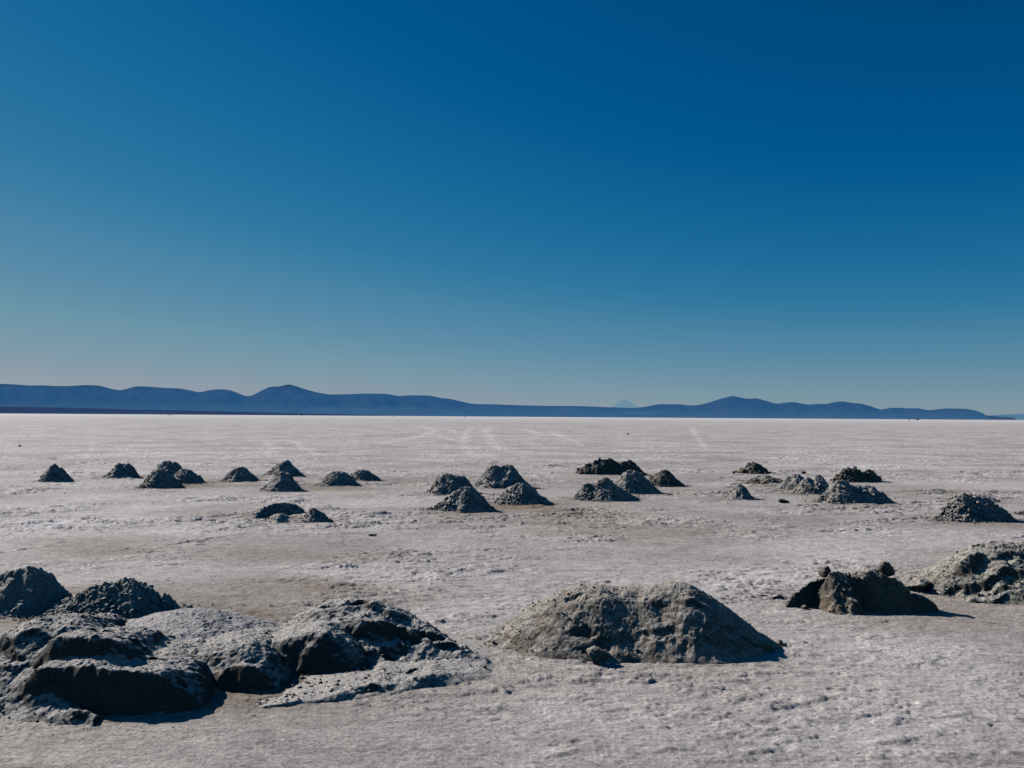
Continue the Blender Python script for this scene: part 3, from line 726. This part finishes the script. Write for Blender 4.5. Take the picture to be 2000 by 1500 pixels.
col = k.mix(1.0, col, k.ramp(n3, [(0.32, (0.80, 0.80, 0.80)), (0.5, (1, 1, 1)), (0.66, (1.10, 1.09, 1.09))]), 'MULTIPLY')
col = k.mix(1.0, col, k.ramp(n4, [(0.34, (0.84, 0.83, 0.82)), (0.5, (1, 1, 1)), (0.66, (1.08, 1.08, 1.08))]), 'MULTIPLY')
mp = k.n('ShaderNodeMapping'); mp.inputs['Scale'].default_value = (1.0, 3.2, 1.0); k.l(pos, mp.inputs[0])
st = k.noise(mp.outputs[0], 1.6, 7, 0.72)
col = k.mix(1.0, col, k.ramp(st, [(0.31, (0.40, 0.40, 0.40)), (0.42, (0.90, 0.90, 0.90)), (0.58, (1.0, 1.0, 1.0)), (0.68, (1.25, 1.25, 1.25))]), 'MULTIPLY')  # dark streaks painted in for thin crust-edge shadows the relief is too coarse to cast
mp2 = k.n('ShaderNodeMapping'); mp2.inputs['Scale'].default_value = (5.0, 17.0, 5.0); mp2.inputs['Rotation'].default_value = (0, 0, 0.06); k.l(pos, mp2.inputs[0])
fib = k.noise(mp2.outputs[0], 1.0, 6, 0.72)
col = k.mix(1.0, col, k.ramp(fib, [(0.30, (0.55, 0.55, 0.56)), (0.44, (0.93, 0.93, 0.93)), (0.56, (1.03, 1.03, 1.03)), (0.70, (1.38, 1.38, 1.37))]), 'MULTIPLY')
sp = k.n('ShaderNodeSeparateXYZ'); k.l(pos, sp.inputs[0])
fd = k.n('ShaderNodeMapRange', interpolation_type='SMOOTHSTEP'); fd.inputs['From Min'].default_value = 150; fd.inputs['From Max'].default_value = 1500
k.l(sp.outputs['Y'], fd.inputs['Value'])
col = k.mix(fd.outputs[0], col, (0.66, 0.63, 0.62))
bs = k.n('ShaderNodeBsdfPrincipled'); k.l(col, bs.inputs['Base Color']); bs.inputs['Roughness'].default_value = 0.8
bs.inputs['Specular IOR Level'].default_value = 0.2
bp = k.n('ShaderNodeBump'); bp.inputs['Distance'].default_value = 0.03; bp.inputs['Strength'].default_value = 0.75
n5 = k.noise(pos, 75.0, 3, 0.7)
k.l(k.math('ADD', k.math('MULTIPLY', k.math('ADD', n2, k.math('MULTIPLY', n5, 0.35)), 0.6), k.math('ADD', n1, k.math('MULTIPLY', fib, 0.7))), bp.inputs['Height']); k.l(bp.outputs[0], bs.inputs['Normal'])
out = k.n('ShaderNodeOutputMaterial'); k.l(bs.outputs[0], out.inputs[0])
M_FLAT = m
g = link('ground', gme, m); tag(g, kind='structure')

print('T ground', time.time() - _T0)
# ------------------------------------------------------------------ hills
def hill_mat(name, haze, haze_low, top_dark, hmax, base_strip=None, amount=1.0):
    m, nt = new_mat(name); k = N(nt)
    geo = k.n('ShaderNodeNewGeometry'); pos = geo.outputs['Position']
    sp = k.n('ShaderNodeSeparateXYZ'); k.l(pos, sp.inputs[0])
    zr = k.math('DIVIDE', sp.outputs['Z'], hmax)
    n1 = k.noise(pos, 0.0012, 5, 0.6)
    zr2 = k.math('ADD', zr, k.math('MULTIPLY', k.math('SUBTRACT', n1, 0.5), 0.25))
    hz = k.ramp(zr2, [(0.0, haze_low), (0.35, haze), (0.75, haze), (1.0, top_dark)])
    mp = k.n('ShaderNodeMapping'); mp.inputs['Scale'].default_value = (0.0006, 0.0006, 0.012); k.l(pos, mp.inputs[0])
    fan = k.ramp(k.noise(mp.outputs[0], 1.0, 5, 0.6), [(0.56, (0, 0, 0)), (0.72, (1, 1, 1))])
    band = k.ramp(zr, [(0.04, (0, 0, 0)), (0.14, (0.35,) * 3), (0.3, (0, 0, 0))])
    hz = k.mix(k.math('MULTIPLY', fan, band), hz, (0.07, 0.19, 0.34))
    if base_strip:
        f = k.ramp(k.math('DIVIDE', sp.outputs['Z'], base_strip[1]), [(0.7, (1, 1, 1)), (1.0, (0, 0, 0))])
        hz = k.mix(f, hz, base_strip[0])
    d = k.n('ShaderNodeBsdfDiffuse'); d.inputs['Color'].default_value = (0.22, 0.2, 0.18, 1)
    e = k.n('ShaderNodeEmission'); k.l(hz, e.inputs['Color'])  # distance haze painted on as a glow of the hills themselves
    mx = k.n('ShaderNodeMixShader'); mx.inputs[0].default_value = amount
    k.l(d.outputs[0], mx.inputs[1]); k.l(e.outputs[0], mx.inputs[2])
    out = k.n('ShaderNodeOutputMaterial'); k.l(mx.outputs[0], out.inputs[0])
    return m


def hills(name, s, Yd, mat, width=0.25, seed=0, nx=900, rough=0.03):
    s = np.array(s, float)
    px = np.linspace(s[0, 0], s[-1, 0], nx)
    # smooth interpolation of the skyline
    py = np.interp(px, s[:, 0], s[:, 1])
    ker = np.hanning(9); ker /= ker.sum()
    py = np.convolve(np.pad(py, 4, mode='edge'), ker, 'valid')
    XZ = np.array([rpt(a_, b_, Yd) for a_, b_ in zip(px, py)])
    hm = XZ[:, 1].max()
    tt = np.concatenate([np.linspace(-1, 0, 30), np.linspace(0, 0.5, 8)[1:]])
    Xg = np.repeat(XZ[None, :, 0], len(tt), 0)
    T_ = np.repeat(tt[:, None], nx, 1)
    Yg = Yd + T_ * Yd * width
    prof = np.where(T_ < 0, (1 + T_) ** 1.5, 1 - T_ * 2)
    Zr = XZ[None, :, 1]
    nz = fbm(Xg / hm * 0.9, Yg / hm * 0.5, 4, seed)
    Zg = Zr * prof * (1 + 0.8 * nz * np.clip(-T_ * 3, 0, 1)) + hm * rough * fbm(Xg / hm * 3, Yg / hm * 2, 3, seed + 9) * prof * (np.abs(T_) > 1e-6)
    # keep the slopes below the sightline to the crest
    lim = CAM_H + (Zr - CAM_H) * (Yg / Yd) * 0.985
    Zg = np.where(T_ < 0, np.minimum(Zg, lim), Zg)
    Zg = np.where(T_ == -1, -5, Zg)
    Xg = Xg * Yg / Yd
    V = np.stack([Xg, Yg, Zg], -1).reshape(-1, 3)
    idx = np.arange(V.shape[0]).reshape(len(tt), nx)
    F = np.stack([idx[:-1, :-1], idx[:-1, 1:], idx[1:, 1:], idx[1:, :-1]], -1).reshape(-1, 4)
    o = link(name, make_mesh(name, V, F), mat)
    tag(o, kind='structure')
    return o, hm


YH = 16000.0
S_HILL = [(-500, 757), (-300, 762), (-120, 752), (0, 749.5), (25, 750.5), (60, 753), (83, 752.5), (110, 754), (135, 754), (165, 752), (195, 753), (215, 759), (234, 762.5), (245, 760), (265, 754.5), (290, 755), (320, 757.5), (350, 758.5), (370, 762),
          (390, 766.5), (410, 761.5), (432, 760), (450, 762), (468, 769), (482, 774.5), (495, 771.5), (510, 763), (527, 755), (545, 755), (564, 750), (582, 755.5), (600, 761.5), (620, 766.5), (645, 770.5), (690, 769.5), (712, 768.5), (755, 769), (778, 773.5), (800, 772), (840, 772.5), (860, 777),
          (880, 779), (905, 785), (925, 789), (965, 789.5), (1015, 791.5), (1060, 792.5), (1130, 793), (1180, 795), (1240, 797), (1262, 794), (1285, 789.5), (1330, 789.5), (1345, 792), (1366, 791), (1385, 786), (1410, 778), (1431, 773), (1445, 776), (1460, 779), (1478, 777.5), (1500, 784), (1518, 789),
          (1535, 786), (1550, 785), (1565, 788), (1580, 790.5), (1600, 788.5), (1615, 789), (1630, 785), (1645, 783.5), (1665, 787), (1682, 788), (1700, 793), (1720, 800.5), (1735, 797), (1750, 796), (1770, 797.5), (1792, 797), (1815, 801.5), (1832, 799), (1850, 797.5), (1890, 798.5), (1910, 803), (1922, 808), (1928, 812.5), (1931, 819)]
hm_est = rpt(564, 750, YH)[1]
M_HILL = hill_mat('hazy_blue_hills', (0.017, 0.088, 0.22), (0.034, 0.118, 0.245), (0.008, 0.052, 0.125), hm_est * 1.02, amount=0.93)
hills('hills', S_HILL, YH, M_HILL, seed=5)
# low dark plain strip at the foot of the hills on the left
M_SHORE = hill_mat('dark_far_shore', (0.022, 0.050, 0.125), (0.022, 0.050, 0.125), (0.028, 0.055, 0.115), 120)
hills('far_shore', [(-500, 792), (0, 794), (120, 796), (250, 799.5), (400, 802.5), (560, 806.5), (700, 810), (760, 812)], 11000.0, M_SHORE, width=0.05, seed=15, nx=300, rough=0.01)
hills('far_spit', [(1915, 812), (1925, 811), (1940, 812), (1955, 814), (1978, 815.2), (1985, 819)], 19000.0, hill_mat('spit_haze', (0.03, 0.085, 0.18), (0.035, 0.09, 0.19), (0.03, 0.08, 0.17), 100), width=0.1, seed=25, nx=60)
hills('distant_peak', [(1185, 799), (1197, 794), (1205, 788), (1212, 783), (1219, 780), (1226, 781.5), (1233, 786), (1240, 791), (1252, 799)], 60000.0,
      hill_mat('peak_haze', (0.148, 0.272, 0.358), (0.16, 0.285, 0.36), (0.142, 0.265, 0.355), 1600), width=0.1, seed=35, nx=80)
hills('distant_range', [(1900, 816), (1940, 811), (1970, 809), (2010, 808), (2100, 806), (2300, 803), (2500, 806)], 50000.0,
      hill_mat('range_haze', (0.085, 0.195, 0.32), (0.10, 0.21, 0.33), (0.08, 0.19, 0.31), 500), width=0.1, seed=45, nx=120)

# ------------------------------------------------------------------ tiny vehicles far out on the flat
def prism(prof, y0, y1):
    """a side outline (x, z) extruded across y"""
    n = len(prof)
    V = [(x, y0, z) for x, z in prof] + [(x, y1, z) for x, z in prof]
    F = [tuple(range(n)), tuple(range(2 * n - 1, n - 1, -1))] + [(i, i + n, (i + 1) % n + n, (i + 1) % n) for i in range(n)]
    return V, F


def pmat(name, c, r=0.5):
    m, nt = new_mat(name); k = N(nt)
    geo = k.n('ShaderNodeNewGeometry')
    nn = k.noise(geo.outputs['Position'], 3.0)
    cc = k.ramp(nn, [(0.3, tuple(v * 0.8 for v in c)), (0.7, tuple(v * 1.15 for v in c))])
    bs = k.n('ShaderNodeBsdfPrincipled'); k.l(cc, bs.inputs['Base Color']); bs.inputs['Roughness'].default_value = r
    out = k.n('ShaderNodeOutputMaterial'); k.l(bs.outputs[0], out.inputs[0])
    return m


M_PAINT = pmat('dark_car_paint', (0.02, 0.025, 0.03)); M_TYRE = pmat('tyre_rubber', (0.012, 0.012, 0.012), 0.9); M_GLASS = pmat('car_glass', (0.02, 0.025, 0.03), 0.15)


def simple(name, V, F, mat, parent):
    me = bpy.data.meshes.new(name); me.from_pydata(V, [], F); me.update()
    o = link(name, me, mat, parent=parent); return o


def jeep(px, py, label, rz=0.0):
    X, Y = gpt(px, py)
    e = bpy.data.objects.new('off_road_car', None); C.objects.link(e); e.location = (X, Y, 0); e.rotation_euler = (0, 0, rz)
    tag(e, label, 'car', 'tour cars far out by the horizon')
    body = [(-2.3, .45), (2.3, .45), (2.35, 1.0), (1.2, 1.15), (.8, 1.85), (-2.1, 1.9), (-2.35, 1.1)]
    simple('body', *prism(body, -.9, .9), M_PAINT, e)
    simple('window', *prism([(-1.9, 1.2), (.9, 1.2), (.65, 1.75), (-1.9, 1.78)], -.915, .915), M_GLASS, e)
    for wx_ in (-1.45, 1.45):
        for wy_ in (-.8, .8):
            c = [(wx_ + .4 * math.cos(t * math.pi / 7), .4 + .4 * math.sin(t * math.pi / 7)) for t in range(14)]
            simple('wheel', *prism(c, wy_ - .14, wy_ + .14), M_TYRE, e)
    return e


jeep(329, 811.3, 'tiny dark car on the horizon below the left hills, left one of a close pair')
jeep(335, 811.4, 'tiny dark car on the horizon below the left hills, right one of a close pair', 0.3)
jeep(589, 813.0, 'tiny dark car on the horizon below the tallest left peak', 0.5)
jeep(769, 814.0, 'tiny dark car on the horizon below the long hill slope, left of the pale tracks', 0.2)
jeep(907, 815.0, 'tiny dark car on the horizon directly above the pale wheel tracks', 0.7)
jeep(1776, 820.6, 'tiny dark car beside a dark rock on the far right horizon', 0.1)
rock('rock_outcrop', 'small dark domed rock on the far right horizon beside a tiny car', 1792, 820.5, 8, 4, seed=61, mat=M_DARK, base=ICO3, cat='rock', depth=0.7)

# ------------------------------------------------------------------ light
SUN_AZ_LEFT = 60.0     # degrees to the left of the view direction
SUN_EL = 31.0
sd = Vector((-math.sin(R(SUN_AZ_LEFT)) * math.cos(R(SUN_EL)), math.cos(R(SUN_AZ_LEFT)) * math.cos(R(SUN_EL)), math.sin(R(SUN_EL))))
ld = bpy.data.lights.new('sun', 'SUN'); ld.energy = 4.9; ld.angle = R(0.53); ld.color = (1.0, 0.955, 0.90)
lo = bpy.data.objects.new('sun', ld); C.objects.link(lo)
lo.rotation_euler = sd.to_track_quat('Z', 'Y').to_euler()

w = bpy.data.worlds.new('World'); bpy.context.scene.world = w; w.use_nodes = True
nt = w.node_tree; nt.nodes.clear(); k = N(nt)
sky = k.n('ShaderNodeTexSky', sky_type='NISHITA'); sky.sun_disc = False
sky.sun_elevation = R(SUN_EL); sky.sun_rotation = R(-SUN_AZ_LEFT)
sky.altitude = 3650; sky.air_density = 1.0; sky.dust_density = 1.0; sky.ozone_density = 2.0
bg = k.n('ShaderNodeBackground'); bg.inputs['Strength'].default_value = 0.1
pre = k.n('ShaderNodeVectorMath', operation='SCALE'); pre.inputs['Scale'].default_value = 0.075; k.l(sky.outputs[0], pre.inputs[0])
cv = k.n('ShaderNodeRGBCurve'); k.l(pre.outputs[0], cv.inputs['Color'])


def lin(v):
    v /= 255.0
    return v / 12.92 if v <= 0.04045 else ((v + 0.055) / 1.055) ** 2.4


# colour grade of the sky, per channel (deep blue above, pale haze below)
for ci, pts in enumerate(([(0, 0), (70, 0), (82, 2), (97, 27), (110, 48), (123, 74), (150, 108), (190, 142), (255, 178)],
                          [(0, 0), (78, 34), (92, 74), (102, 82), (126, 108), (154, 132), (187, 151), (218, 157), (255, 182)],
                          [(0, 0), (108, 66), (126, 126), (139, 141), (165, 156), (196, 167), (234, 170), (255, 175)])):  # lowest points bent down so the unseen sky fills shadows less
    c = cv.mapping.curves[ci]
    xs_ = [(lin(a_), lin(b_)) for a_, b_ in pts]
    c.points[0].location = xs_[0]; c.points[1].location = xs_[-1]
    for p_ in xs_[1:-1]: c.points.new(*p_)
    for p_ in c.points: p_.handle_type = 'VECTOR'
cv.mapping.extend = 'HORIZONTAL'
cv.mapping.update()
post = k.n('ShaderNodeVectorMath', operation='SCALE'); post.inputs['Scale'].default_value = 10.0; k.l(cv.outputs[0], post.inputs[0])
k.l(post.outputs[0], bg.inputs['Color'])
out = k.n('ShaderNodeOutputWorld'); k.l(bg.outputs[0], out.inputs[0])

sc = bpy.context.scene
sc.view_settings.view_transform = 'Standard'
sc.view_settings.look = 'None'
sc.view_settings.exposure = 0.0
sc.view_settings.gamma = 1.0
sc.cycles.max_bounces = 5
sc.cycles.diffuse_bounces = 0
